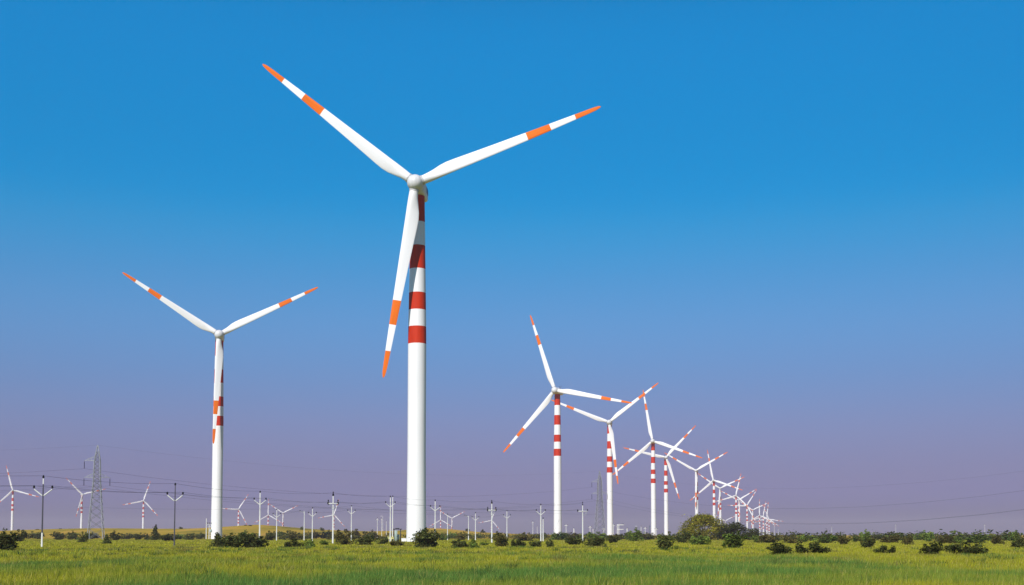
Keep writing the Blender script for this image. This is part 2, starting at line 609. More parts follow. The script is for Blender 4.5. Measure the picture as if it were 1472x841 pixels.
turbine(597, 263, 21.4, 8, 'tallest white wind turbine, nearest of all, red bands high on its tower')
turbine(315, 481, 28.0, 2, 'second largest wind turbine, standing alone left of the tallest, one blade hanging over its tower', span=0.97)
turbine(797.5, 561, 108.4, 19, 'wind turbine right of the tallest one, first and largest of the receding right row')
turbine(875.5, 607, 38, 4, 'second turbine of the receding right row, beside the hazy lattice pylon')
turbine(938, 634, 100, 5, 'third turbine of the receding right row, one blade pointing nearly straight up')
turbine(957.5, 657.5, 47, -5, 'fourth turbine of the right row, a blade drooping right of its tower')
turbine(1000.3, 676.5, 29.5, 8, 'turbine rising behind the left half of the big round tree')
turbine(1025.3, 690.4, 100.5, 12, 'turbine rising behind the right half of the big round tree')
turbine(1035, 702, 25, 0, 'turbine rising at the right edge of the big round tree, a blade down its tower')
turbine(1057.8, 712.4, 76.3, 4, 'turbine with red bands rising above the middle of the flat-topped tree')
turbine(1062, 719, 32, 0, 'turbine just right of the banded one above the flat-topped tree, its blades in a Y')
turbine(1073.6, 727, 58, 4, 'small banded turbine rising above the right end of the flat-topped tree')
turbine(1082, 733.2, 25, 0, 'distant turbine just right of the flat-topped tree, its blades in a Y')
turbine(1092, 740.7, 90, 0, 'distant turbine right of the flat-topped tree with one blade straight up')
turbine(1097.2, 742, 80, 0, 'tiny hazy turbine third from the far end of the right row')
turbine(1102.3, 744, 83, 0, 'tiny hazy turbine second from the far end of the right row')
turbine(1105.5, 746.5, -9, 0, 'tiny hazy turbine at the far end of the right row, a blade pointing right')
turbine(1042.5, 749, 28, 0, 'faint small turbine peeping over the dip between the round and the flat-topped tree')
turbine(18.3, 704.7, 105, 6, 'leftmost distant turbine, near the left edge of the picture')
turbine(118.6, 710.8, 15, -12, 'distant turbine standing left of the near lattice pylon')
turbine(206.4, 719.8, 72.5, 0, 'distant turbine between the near pylon and the dark utility pole')
turbine(343, 732, 58, 0, 'hazy turbine behind the ridge just right of the large left turbine')
turbine(385.6, 740.4, 90, 0, 'faint turbine behind the ridge with a blade straight up between two white poles')
turbine(407, 737.3, 27, 0, 'faint turbine behind the ridge hump, its blades in a Y')
turbine(480, 740, 72, 0, 'faint turbine mostly hidden behind the white paired-insulator pole left of the tallest turbine')
turbine(633.4, 747.4, 90, 0, 'faint turbine with a blade straight up right of the tallest turbine')
turbine(649.7, 745, 28, 0, 'faint turbine right of the tallest turbine, its blades in a Y')
turbine(706.6, 748, 71, 0, 'faint turbine mostly hidden behind the white pole with paired insulators right of the tallest turbine')

# ------------------------------------------------------------------ utility poles
def insulator_mesh():
    b = MB()
    b.lathe([(0.03, -0.12), (0.03, 0.0), (0.13, 0.03), (0.14, 0.09), (0.07, 0.13), (0.12, 0.17), (0.12, 0.23), (0.05, 0.30), (0.03, 0.33)], 10)
    return b.mesh('insulator', [M['insul']])

INS = insulator_mesh()
PG = 'slim power poles across the field'

def pole_shaft(H, top=0.075, bot=0.125):
    b = MB()
    rings = []
    for z, r in ((-0.3, bot), (H * 0.22, bot * 0.78 + top * 0.22), (H * 0.92, bot * 0.08 + top * 0.92), (H, top)):
        rings.append([(r * sx_, r * 0.8 * sy_, z) for sx_, sy_ in ((-1, -0.8), (-0.8, -1), (0.8, -1), (1, -0.8), (1, 0.8), (0.8, 1), (-0.8, 1), (-1, 0.8))])
    b.quad_strip(rings, True, [1, 0, 1])
    return b

def pole(px, topy, boty, style, label, dark=False, D=None, arm=0.95, rz=0.25):
    """Utility pole; returns the world points its wires hang on (top, left, right)."""
    if D is None:
        D = 8.0 * F / (boty - topy)
    p = at(px, topy, D)
    zg = G(p.x, p.y)
    H = p.z - zg - 0.30
    root = thing('utility_pole', (p.x, p.y, zg), label, 'power pole', PG, rz)
    sm = M['poledark'] if dark else M['pole']
    s = pole_shaft(H, *((0.055, 0.09) if dark else (0.075, 0.125))).build('pole', [sm, M['pole'] if dark != 'full' else sm], root)
    tips = []
    def ins(x, z, sc=1.0):
        i = put('insulator', INS, root)
        i.location = (x, 0, z); i.scale = (sc, sc, sc)
    if style == 'v':
        for k in (-1, 1):
            a = MB(); a.tube((k * 0.08, 0, H - 1.9), (k * arm, 0, H - 1.18), 0.075, 0.06)
            a.build('cross_arm', M['pole'], root)
            ins(k * arm, H - 1.08)
        ins(0, H + 0.05)
        tips = [(0, H + 0.3), (-arm, H - 0.8), (arm, H - 0.8)]
    elif style == 'double':
        a = MB(); a.box((0, -0.13, H - 1.25), (1.5, 0.12, 0.13)); a.build('cross_arm', M['pole'], root)
        for k in (-1, 1):
            a = MB(); a.tube((k * 0.06, -0.05, H - 2.25), (k * 0.62, -0.05, H - 1.33), 0.05, 0.05, 6)
            a.build('brace', M['steel'], root)
            ins(k * 0.78, H - 1.38, 1.35); ins(k * 0.78, H - 0.92, 0.9)
        ins(0, H - 0.02, 1.35); ins(0, H + 0.42, 0.8)
        tips = [(0, H + 0.5), (-0.78, H - 1.0), (0.78, H - 1.0)]
    elif style == 'single':
        a = MB(); a.tube((-0.05, 0, H - 0.25), (-1.15, 0, H - 0.05), 0.06, 0.05); a.build('cross_arm', M['pole'], root)
        ins(-1.1, H + 0.02); ins(-0.6, H - 0.05, 0.7)
        tips = [(0, H), (-1.1, H + 0.3), (-0.6, H + 0.2)]
    elif style == 'hook':
        a = MB(); a.box((0, -0.12, H - 1.15), (1.9, 0.11, 0.12)); a.build('cross_arm', M['pole'], root)
        a = MB(); a.path([(0.05, -0.1, H - 2.0), (0.45, -0.1, H - 1.85), (0.75, -0.1, H - 1.55), (0.85, -0.1, H - 1.2)], 0.05, 6)
        a.build('brace', M['steel'], root)
        ins(-1.0, H - 1.2, 1.3); ins(1.0, H - 1.05); ins(0, H + 0.05)
        ins(0, H + 0.5, 0.8)
        tips = [(0, H + 0.5), (-1.0, H - 0.8), (1.0, H - 0.7)]
    elif style == 'tee':
        a = MB(); a.box((0, -0.1, H - 0.7), (1.5, 0.1, 0.12)); a.build('cross_arm', M['pole'], root)
        for k in (-1, 0, 1):
            ins(k * 0.68, H - 0.6 if k else H + 0.03)
        tips = [(0, H + 0.3), (-0.68, H - 0.3), (0.68, H - 0.3)]
    else:
        ins(0, H + 0.03)
        tips = [(0, H + 0.3)]
    c, s_ = math.cos(rz), math.sin(rz)
    return [Vector((p.x + x * c, p.y + x * s_, zg + z)) for x, z in tips]

A = []
A.append(pole(62.5, 684, 788, 'v', 'tall slim pole at far left between two distant turbines, dark below its white arms', dark=True))
A.append(pole(252, 695, 786, 'v', 'dark slim pole just left of the large left turbine', dark='full'))
A.append(pole(374, 706, 776, 'v', 'white pole with Y-shaped arms rising from the dark bushes right of the large left turbine'))
A.append(pole(479, 710, 781, 'double', 'stout white pole with paired black insulators left of the tallest turbine'))
A.append(pole(561.3, 713, 778, 'v', 'white pole with Y arms, left one of the close pair beside the transformer kiosk', D=238))
A.append(pole(625.6, 718.5, 776, 'v', 'white pole with Y arms just right of the tallest turbine'))
A.append(pole(707, 721.5, 783, 'double', 'stout white pole with paired black insulators right of the tallest turbine'))
A.append(pole(777.4, 724.5, 781, 'v', 'white pole with Y arms just left of the largest turbine of the right row'))
A.append(pole(837.5, 724.5, 782, 'hook', 'white pole with a curved brace between the first two turbines of the right row'))
Bl = []
Bl.append(pole(398, 731.5, 775.5, 'v', 'smaller white pole on the ridge hump right of the Y-armed pole in dark bushes'))
Bl.append(pole(437.5, 733.5, 777, 'single', 'thin pale pole with a single arm left of the paired-insulator pole'))
Bl.append(pole(449.3, 729.5, 776, 'v', 'white pole with Y arms standing second left of the stout paired-insulator pole'))
Bl.append(pole(505.3, 726.5, 771, 'v', 'thin pale Y-armed pole just right of the left paired-insulator pole'))
pole(564.6, 712.5, 770, 'plain', 'plain white pole, right one of the close pair beside the transformer kiosk', D=262)
Bl.append(pole(643.4, 738.5, 777, 'plain', 'plain thin white pole second to the right of the tallest turbine'))
Bl.append(pole(673.5, 740, 778, 'single', 'thin pole with a single left arm, left of the right paired-insulator pole'))
Bl.append(pole(683.5, 736.5, 778, 'v', 'thin grey Y-armed pole directly left of the right paired-insulator pole'))
Bl.append(pole(728.7, 733.5, 775.5, 'v', 'thin white Y-armed pole just right of the right paired-insulator pole'))
pole(780.7, 744, 780, 'plain', 'short plain pole close behind the Y-armed pole near the right row', D=262)
pole(542.5, 744, 768, 'tee', 'small far pole left of the kiosk, leftmost of a cluster of three', D=520)
pole(548.8, 744.5, 764, 'tee', 'small far pole with a wide cross arm, middle of the cluster left of the kiosk', D=640)
pole(555.4, 748.5, 765, 'plain', 'small far plain pole, nearest the kiosk in the cluster of three', D=660)
pole(766, 748.5, 769, 'tee', 'small far pole with a low cross arm left of the largest right-row turbine', D=600)
pole(772.2, 756, 769, 'plain', 'very short far pole between two white poles left of the right row', D=760)
pole(1195.5, 756, 769, 'plain', 'faint far pole alone above the right-hand scrub, left one of three', D=900)
pole(1287.5, 753, 769, 'tee', 'faint far pole with a cross arm, middle one above the right-hand scrub', D=900)
pole(1415.5, 753, 769, 'tee', 'faint far pole with a cross arm, nearest the right edge of the picture', D=900)
pole(1112.8, 751, 768, 'plain', 'faint far pole right of the last tiny turbines', D=900)
pole(1118.6, 759, 768, 'plain', 'very short faint pole right of another one beyond the last tiny turbines', D=950)

# wires
WG = 'power line wires'
def sag_path(a, c, sag, n=14):
    return [Vector(a).lerp(Vector(c), i / n) - Vector((0, 0, 4 * sag * (i / n) * (1 - i / n))) for i in range(n + 1)]

def wire(pts, sag, r, label):
    b = MB(); path = []
    for a, c in zip(pts[:-1], pts[1:]):
        sp = sag_path(a, c, sag if not isinstance(sag, (list, tuple)) else sag[0], 12)
        path += sp if not path else sp[1:]
    b.path(path, r, 4)
    o = b.build('power_wire', M['wire'], None)
    tag(o, label, 'wire', WG)
    return o

for k, nm in enumerate(('topmost', 'left-arm', 'right-arm')):
    start = A[0][k] + Vector((-45, -12, 0.3))
    wire([start] + [q[k] for q in A], 0.30, 0.014, nm + ' wire of the nearer line of white and dark poles')
Bv = [q for q in Bl]
wire([Bl[0][0] + Vector((-60, 20, 1))] + [q[0] for q in Bl] + [Bl[-1][0] + Vector((30, 60, 0))], 0.35, 0.015, 'top wire of the farther line of thin poles')
wire([q[1] for q in Bl if len(q) > 1], 0.45, 0.015, 'lower wire of the farther line of thin poles')

# ------------------------------------------------------------------ lattice pylons
def pylon(px, topy, D, label, rz=0.2):
    p = at(px, topy, D)
    zg = G(p.x, p.y)
    H = p.z - zg
    root = thing('lattice_pylon', (p.x, p.y, zg), label, 'pylon', 'steel lattice pylons', rz)
    def hw(z):
        return float(np.interp(z / H, [0, 0.50, 0.62, 0.84, 1.0], [2.75, 1.50, 1.20, 1.0, 0.10]))
    lv = [0]; z = 0
    while z < H * 0.97:
        z += max(1.5, hw(z) * 1.35); lv.append(min(z, H))
    lv[-1] = H
    L = MB(); B = MB()
    cs = [(-1, -1), (1, -1), (1, 1), (-1, 1)]
    for a, c in zip(lv[:-1], lv[1:]):
        wa, wc = hw(a), hw(c)
        for i in range(4):
            s, t_ = cs[i], cs[(i + 1) % 4]
            L.tube((s[0] * wa, s[1] * wa, a), (s[0] * wc, s[1] * wc, c), 0.12, 0.11, 4)
            B.tube((s[0] * wa, s[1] * wa, a), (t_[0] * wc, t_[1] * wc, c), 0.08, 0.08, 4)
            B.tube((t_[0] * wa, t_[1] * wa, a), (s[0] * wc, s[1] * wc, c), 0.08, 0.08, 4)
            if a > 0.4 * H:
                B.tube((s[0] * wa, s[1] * wa, a), (t_[0] * wa, t_[1] * wa, a), 0.05, 0.05, 4)
    L.build('leg_frame', M['steel'], root, False)
    B.build('bracing', M['steeldark'], root, False)
    tips = []
    for side, fr in ((-1, 0.835), (-1, 0.655), (1, 0.655)):
        z = H * fr; w = hw(z); x = side * 4.5
        a = MB()
        for yy in (-1, 1):
            a.tube((side * w, yy * w, z), (x, 0, z), 0.09, 0.07, 4)
            a.tube((side * w, yy * w, z + 1.5), (x, 0, z), 0.07, 0.06, 4)
            for k in (0.3, 0.6):
                a.tube((side * w + (x - side * w) * k, yy * w * (1 - k), z), (side * w + (x - side * w) * k, yy * w * (1 - k), z + 1.5 * (1 - k)), 0.05, 0.05, 4)
        a.build('cross_arm', M['steel'], root, False)
        s = MB()
        s.tube((x, 0, z), (x, 0, z - 0.5), 0.05, 0.05, 6)
        s.lathe([(0.05, z - 2.9)] + [(r, z - 2.85 + 0.16 * q + dz) for q in range(15) for r, dz in ((0.15, 0.0), (0.07, 0.08))] + [(0.05, z - 0.45)], 8, (x, 0, 0))
        s.build('insulator_string', M['insul'], root, False)
        c, sn = math.cos(rz), math.sin(rz)
        tips.append(Vector((p.x + x * c, p.y + x * sn, zg + z - 2.95)))
    tips.append(Vector((p.x, p.y, zg + H)))
    return tips

Q1 = pylon(140.5, 640, 430, 'near grey lattice pylon on the left among bushes')
Q2 = pylon(862, 677, 650, 'hazy lattice pylon just left of the second right-row turbine')
names = ('upper', 'lower left', 'lower right', 'earth')
for k in range(4):
    o0 = Q1[k] + Vector((-230, -60, 3))
    wire([o0, Q1[k]], 6.0, 0.026 if k < 3 else 0.014, names[k] + ' wire running from the left edge to the near pylon')
    wire([Q1[k], Q2[k]], 7.5 if k < 3 else 6.0, 0.03 if k < 3 else 0.016, names[k] + ' wire slung between the near pylon and the hazy one')
    e = at(1760, 655, 340) + Vector((0, 0, (0, -6.5, -6.0, 5)[k]))
    wire([Q2[k], e], 13.5 if k < 3 else 12, 0.026 if k < 3 else 0.014, names[k] + ' wire leaving the hazy pylon towards the right edge')

# ------------------------------------------------------------------ small works round the turbines
def kiosk():
    p = at(571, 776, 262); zg = G(p.x, p.y)
    k = 262 / F
    root = thing('transformer_kiosk', (p.x, p.y, zg), 'open metal transformer kiosk with grey door panel left of the tallest tower', 'kiosk', None, 0.15)
    w, h, d = 1.45, 2.75, 1.3
    for sx_ in (-1, 1):
        for sy_ in (-1, 1):
            b = MB(); b.box((sx_ * w / 2, sy_ * d / 2, h / 2), (0.12, 0.12, h)); b.build('post', M['dark'], root)
    b = MB(); b.box((0, 0, h + 0.08), (w + 0.5, d + 0.5, 0.16)); b.box((0, 0, h + 0.24), (w * 0.6, d * 0.6, 0.16)); b.build('roof', M['dark'], root)
    dr = MB(); dr.box((-w * 0.22, -d / 2 - 0.02, h * 0.47), (w * 0.42, 0.07, h * 0.9)); dr = dr.build('door_panel', M['greypanel'], root)
    hd = MB(); hd.box((-0.1, -d / 2 - 0.08, h * 0.45), (0.05, 0.06, 0.25)); hd.build('handle', M['dark'], dr)
    b = MB(); b.box((0.1, 0.25, 0.85), (0.8, 0.6, 1.5))
    for q in range(6):
        b.box((-0.2 + 0.12 * q, -0.11, 0.8), (0.04, 0.12, 1.1))
    b.build('transformer_tank', M['greypanel'], root)
    q = at(562, 776, 262)
    r2 = thing('plinth', (q.x, q.y, G(q.x, q.y)), 'low yellow-washed masonry plinth beside the transformer kiosk', 'plinth', None, 0.15)
    b = MB(); b.box((0, 0, 0.5), (1.5, 1.1, 1.0)); b.build('wall', M['yellowwall'], r2)
    b = MB(); b.box((0, 0, 1.06), (1.7, 1.3, 0.12)); b.build('coping', M['yellowwall'], r2)
    b = MB(); b.box((-0.3, -0.56, 0.4), (0.35, 0.04, 0.5)); b.box((0.32, -0.56, 0.4), (0.35, 0.04, 0.5)); b.build('opening', M['dark'], r2)
    q = at(580.5, 778.5, 257.5)
    r3 = thing('concrete_block', (q.x, q.y, G(q.x, q.y)), 'white concrete block at the foot of the tallest tower', 'block', None, 0.1)
    b = MB(); b.box((0, 0, 0.36), (1.0, 0.9, 0.72)); b.build('block', M['white'], r3)
    b = MB(); b.box((0, 0, 0.76), (1.1, 1.0, 0.08)); b.build('slab', M['white'], r3)

kiosk()

def two_pole_structure():
    D = 440
    p = at(298.5, 774, D); zg = G(p.x, p.y)
    root = thing('transformer_structure', (p.x, p.y, zg), 'two-pole transformer structure directly left of the large left tower', 'transformer structure', None, 0.1)
    for x, h in ((-0.55, 7.6), (0.5, 6.1)):
        b = pole_shaft(h, 0.10, 0.14); o = b.build('pole', [M['pole'], M['pole']], root); o.location = (x, 0, 0)
    b = MB(); b.box((0.6, -0.15, 5.5), (1.7, 0.12, 0.14)); b.build('cross_arm', M['pole'], root)
    b = MB(); b.box((0.9, -0.15, 4.6), (1.2, 0.12, 0.12)); b.build('cross_arm', M['pole'], root)
    for x in (-0.1, 0.5, 1.2):
        i = put('insulator', INS, root); i.location = (x, -0.15, 5.65); i.scale = (1.4, 1.4, 1.4)
    b = MB(); b.box((1.1, 0, 3.0), (0.8, 0.7, 1.0)); b.build('transformer_tank', M['greypanel'], root)

two_pole_structure()

def substation():
    D = 900
    p = at(892, 769, D); zg = G(p.x, p.y)
    g = thing('substation_gantry', (p.x, p.y, zg), 'white portal gantry with two beams right of the second right-row turbine', 'gantry', None, 0)
    for x in (-2.4, -1.2):
        b = MB(); b.tube((x, 0, 0), (x, 0, 8.2), 0.32, 0.28, 8); b.build('column', M['pole'], g)
    for z, w in ((8.0, 5.4), (4.6, 4.6)):
        b = MB(); b.box((0, 0, z), (w, 0.4, 0.55)); b.build('beam', M['pole'], g)
    for i, x in enumerate((0.4, 1.6, 2.4)):
        o = put('insulator', INS, g); o.location = (x, 0, 8.3); o.scale = (2, 2, 2)
    gl = [('leftmost of the short posts at the far substation, touching the second right-row turbine', 881.6, 754, 'tee'),
          ('short thick white post right of the substation gantry', 901.5, 759.5, 'plain'),
          ('short post at the substation left of the third right-row turbine, farthest from it', 921.6, 757, 'plain'),
          ('short post with cross arm left of the third right-row turbine', 927.5, 758, 'tee'),
          ('short bare post touching the third right-row turbine on its left', 933.6, 757, 'plain'),
          ('short post with cross arm between the third and fourth right-row turbines', 943.3, 759.5, 'tee'),
          ('short post with cross arm right of the largest right-row turbine, tallest of three', 813.8, 754, 'tee'),
          ('short white post midway between the first two right-row turbines', 825, 759.5, 'plain'),
          ('short post left of the hazy pylon, leftmost of its feet', 848.3, 756.5, 'tee'),
          ('short post under the left foot of the hazy pylon', 852.5, 760, 'plain'),
          ('short post under the right foot of the hazy pylon', 868, 759, 'tee')]
    for lb, px, ty, st in gl:
        q = at(px, ty, D); zz = G(q.x, q.y); H = q.z - zz
        r = thing('substation_post', (q.x, q.y, zz), lb, 'post', 'short white posts at the far substation')
        b = MB(); rr = 0.42 if 'thick' in lb or px == 825 else 0.25
        b.tube((0, 0, -0.2), (0, 0, H), rr, rr * 0.85, 8); b.build('pole', M['pole'], r)
        if st == 'tee':
            b = MB(); b.box((0, 0, H - 0.7), (2.4, 0.3, 0.36)); b.build('cross_arm', M['pole'], r)
            for x in (-1, 1):
                o = put('insulator', INS, r); o.location = (x, 0, H - 0.5); o.scale = (1.8, 1.8, 1.8)
        else:
            o = put('insulator', INS, r); o.location = (0, 0, H); o.scale = (1.8, 1.8, 1.8)
    for px, ty, lb in ((915.5, 757, 'yard lamp on a post right of the substation gantry'), (549.2, 742.5, 'far yard lamp post in the pole cluster left of the kiosk')):
        q = at(px, ty, 880); zz = G(q.x, q.y); H = q.z - zz
        r = thing('yard_lamp', (q.x, q.y, zz), lb, 'lamp post')
        b = MB(); b.tube((0.6, 0, -0.2), (0.6, 0, H), 0.14, 0.1, 8); b.path([(0.6, 0, H), (0.3, 0, H + 0.25), (-0.2, 0, H + 0.3)], 0.07, 6); b.build('pole', M['pole'], r)
        b = MB(); b.box((-0.55, 0, H + 0.3), (1.1, 0.45, 0.25), 0, 0.08); b.build('lamp_head', M['white'], r)

substation()

# ------------------------------------------------------------------ vegetation
rng = np.random.default_rng(7)

def leaf_cloud(blobs, n, size, seed, tintvar=0.35, flat=0.0):
    """Leaf-sized quads through the volume of a set of ellipsoids (cx,cy,cz,rx,ry,rz)."""
    r = np.random.default_rng(seed)
    bl = np.array(blobs, float)
    wgt = bl[:, 3] * bl[:, 5]; wgt = wgt / wgt.sum()
    idx = r.choice(len(bl), n, p=wgt)
    d = r.normal(size=(n, 3)); d /= np.linalg.norm(d, axis=1)[:, None]
    rad = r.uniform(0.35, 1.0, n) ** 0.45 * (1 + 0.30 * np.abs(r.normal(size=n)) * (r.random(n) < 0.28))
    P = bl[idx, :3] + d * bl[idx, 3:] * rad[:, None]
    P[:, 2] = np.abs(P[:, 2])
    nrm = d * 0.9 + r.normal(size=(n, 3)) * 0.8 + np.array([0, 0, flat])
    nrm /= np.linalg.norm(nrm, axis=1)[:, None]
    u = np.cross(nrm, r.normal(size=(n, 3))); u /= np.linalg.norm(u, axis=1)[:, None]
    w = np.cross(nrm, u)
    s = size * r.uniform(0.5, 1.4, n)[:, None]
    V = np.stack([P - u * s, P - w * s * 0.55, P + u * s, P + w * s * 0.55], 1).reshape(-1, 3)
    Fc = np.arange(4 * n).reshape(n, 4)
    t = np.exp(r.normal(size=n) * tintvar)
    clump = np.exp(r.normal(size=len(bl)) * 0.22)[idx]
    hue = r.normal(size=n) * 0.12
    T = np.stack([t * clump * (1 + hue), t * clump, t * clump * (1 - hue * 0.5)], 1)
    return V, Fc, np.clip(T, 0.1, 3)

def bush_blobs(kind, seed):
    r = random.Random(seed)
    B = []
    if kind == 'dome':
        lean = r.uniform(-0.15, 0.15)
        for i in range(12):
            a = r.uniform(0, 6.28); q = r.uniform(0.05, 0.32); z = r.uniform(0.15, 0.6)
            B.append((q * math.cos(a) + lean * z, q * math.sin(a), z, r.uniform(0.09, 0.22), r.uniform(0.09, 0.22), r.uniform(0.12, 0.28)))
        for i in range(6):
            a = r.uniform(0, 6.28); q = r.uniform(0.1, 0.42)
            B.append((q * math.cos(a) + lean, q * math.sin(a), 0.9 - q * 0.8 + r.uniform(-0.08, 0.12), 0.06, 0.06, r.uniform(0.07, 0.14)))
    elif kind == 'taper':
        for i in range(16):
            z = 0.08 + 0.76 * (i / 15) ** 1.3; q = 0.30 * (1 - z) * r.uniform(0.3, 1.0); a = r.uniform(0, 6.28)
            w = 0.25 * (1.12 - z * 0.8)
            B.append((q * math.cos(a), q * math.sin(a), z, w, w, 0.17))
    elif kind == 'wide':
        for i in range(16):
            x = r.uniform(-0.40, 0.40)
            top = 0.25 + 0.45 * abs(math.sin(x * 5 + seed))
            B.append((x, r.uniform(-0.15, 0.15), r.uniform(0.12, top), r.uniform(0.07, 0.14), r.uniform(0.1, 0.16), r.uniform(0.14, 0.26)))
    elif kind == 'round':
        for i in range(30):
            a = r.uniform(0, 6.28); e = r.uniform(0.0, 1.45)
            B.append((0.37 * math.cos(a) * math.cos(e), 0.37 * math.sin(a) * math.cos(e), 0.2 + 0.66 * math.sin(e), 0.14, 0.14, 0.15))
        B.append((0, 0, 0.42, 0.36, 0.36, 0.42))
    elif kind == 'flat':
        for i in range(30):
            a = r.uniform(0, 6.28); q = math.sqrt(r.random()) * 0.44
            x, y = q * math.cos(a), q * math.sin(a)
            B.append((x, y, r.choice((0.35, 0.55, 0.75)) * (1 - 0.5 * q), 0.13, 0.13, 0.10))
        for i in range(8):
            a = r.uniform(0, 6.28)
            B.append((0.33 * math.cos(a), 0.33 * math.sin(a), 0.22, 0.14, 0.14, 0.16))
    return B

BUSH = {}
for kind, cnt, n, s in (('dome', 4, 2000, 0.042), ('taper', 3, 2000, 0.045), ('wide', 3, 2200, 0.036), ('round', 1, 14000, 0.019), ('flat', 1, 7000, 0.022)):
    for i in range(cnt):
        V, Fc, T = leaf_cloud(bush_blobs(kind, 10 * i + len(kind)), n, s, i * 7 + len(kind), flat=0.8 if kind == 'flat' else 0.0)
        lo, hi = np.percentile(V[:, :2], 2, axis=0), np.percentile(V[:, :2], 98, axis=0)
        V[:, :2] = (V[:, :2] - (lo + hi) / 2) / (hi - lo)
        V[:, 2] /= np.percentile(V[:, 2], 98.5)
        BUSH[kind, i] = raw_mesh('foliage', V, Fc, T, [M['leafdark']])
NK = {'dome': 4, 'taper': 3, 'wide': 3, 'round': 1, 'flat': 1}

def stems_mesh(seed):
    r = random.Random(seed); b = MB()
    for i in range(6):
        a = r.uniform(0, 6.28); q = r.uniform(0.12, 0.3)
        mid = (q * 0.4 * math.cos(a), q * 0.4 * math.sin(a), 0.28)
        end = (q * math.cos(a), q * math.sin(a), r.uniform(0.5, 0.72))
        b.tube((0.02 * math.cos(a), 0.02 * math.sin(a), -0.03), mid, 0.022, 0.016, 6)
        b.tube(mid, end, 0.016, 0.006, 6)
    return b.mesh('stem', [M['bark']])

STEM = stems_mesh(3)
bcount = [0]

def bush(px, by, w, h, kind, tone, label, parts=False, name='bush', cat='bush', grp='scattered scrub bushes in the field', D=None):
    if D is None:
        D = min(F * EYE / max(0.5, by - HOR), 520.0)
        if by < 772.5: D = 560.0
    p = at(px, by, D); zg = G(p.x, p.y)
    top = at(px, by - h, D).z
    W_, H_ = w * D / F, max(0.4, top - zg)
    i = bcount[0]; bcount[0] += 1
    me = BUSH[kind, i % NK[kind]]
    rr = random.Random(i * 13 + 5)
    rz = rr.uniform(-0.4, 0.4) + (math.pi if rr.random() < 0.5 else 0) if kind == 'wide' else rr.uniform(0, 6.28)
    mat = M['leaf' + tone]
    if parts:
        root = thing(name, (p.x, p.y, zg), label, cat, grp, rz)
        root.scale = (W_, W_, H_)
        f = put('crown' if name == 'tree' else 'foliage', me, root)
        put('trunk' if name == 'tree' else 'stem', STEM, root)
    else:
        f = put(name, me); f.location = (p.x, p.y, zg - 0.03 * H_); f.rotation_euler = (0, 0, rz); f.scale = (W_, W_, H_)
        tag(f, label, cat, grp)
    f.material_slots[0].link = 'OBJECT'
    f.material_slots[0].material = mat
    return f

bush(1010, 776, 58, 35, 'round', 'olive', 'big round olive tree in front of the right turbine row', True, 'tree', 'tree', None, D=330)
bush(1061, 776, 54, 23.5, 'flat', 'dark', 'dark flat-topped spreading tree right of the big round tree', True, 'tree', 'tree', None, D=320)

# landmark columns in the picture, used to say where each bush stands
LM = [(18, 'the leftmost turbine'), (62, 'the far-left slim pole'), (140, 'the near lattice pylon'), (206, 'the third distant turbine'),
      (252, 'the dark slim pole'), (312, 'the large left tower'), (374, 'the fourth Y-armed pole'), (449, 'the fifth Y-armed pole'),
      (479, 'the left paired-insulator pole'), (571, 'the transformer kiosk'), (598, 'the tallest tower'), (643, 'the plain thin pole'), (707, 'the right paired-insulator pole'),
      (777, 'the rightmost Y-armed pole'), (800, 'the first right-row tower'), (837, 'the curved-brace pole'), (876, 'the second right-row tower'), (938, 'the third right-row tower'),
      (957, 'the fourth right-row tower'), (1010, 'the big round tree'), (1061, 'the flat-topped tree'), (1113, 'the last tiny turbines'), (1195, 'the faint lone pole'),
      (1287, 'the faint cross-armed pole'), (1415, 'the faint rightmost pole')]
seen = {}
ORD = ['', 'second ', 'third ', 'fourth ', 'fifth ', 'sixth ']

def auto_label(px, by, w, h, kind, tone):
    lx, nm = min(LM, key=lambda q: abs(q[0] - px))
    side = 'directly below' if abs(px - lx) < 5 else ('just left of' if px < lx else 'just right of')
    size = 'tiny' if w < 8 else 'small' if w < 14 else 'broad' if w > 25 else 'medium'
    shp = {'dome': 'rounded', 'taper': 'tapering', 'wide': 'spreading'}[kind]
    tn = {'dark': 'dark', 'green': 'green', 'brown': 'brownish', 'olive': 'olive'}[tone]
    row = 'on the ridge' if by < 767 else 'far row' if by < 776 else 'middle row' if by < 785 else 'near row'
    s = f'{size} {tn} {shp} bush {side} {nm}, {row}'
    k = seen.get(s, 0); seen[s] = k + 1
    return ORD[k] + s if k else s

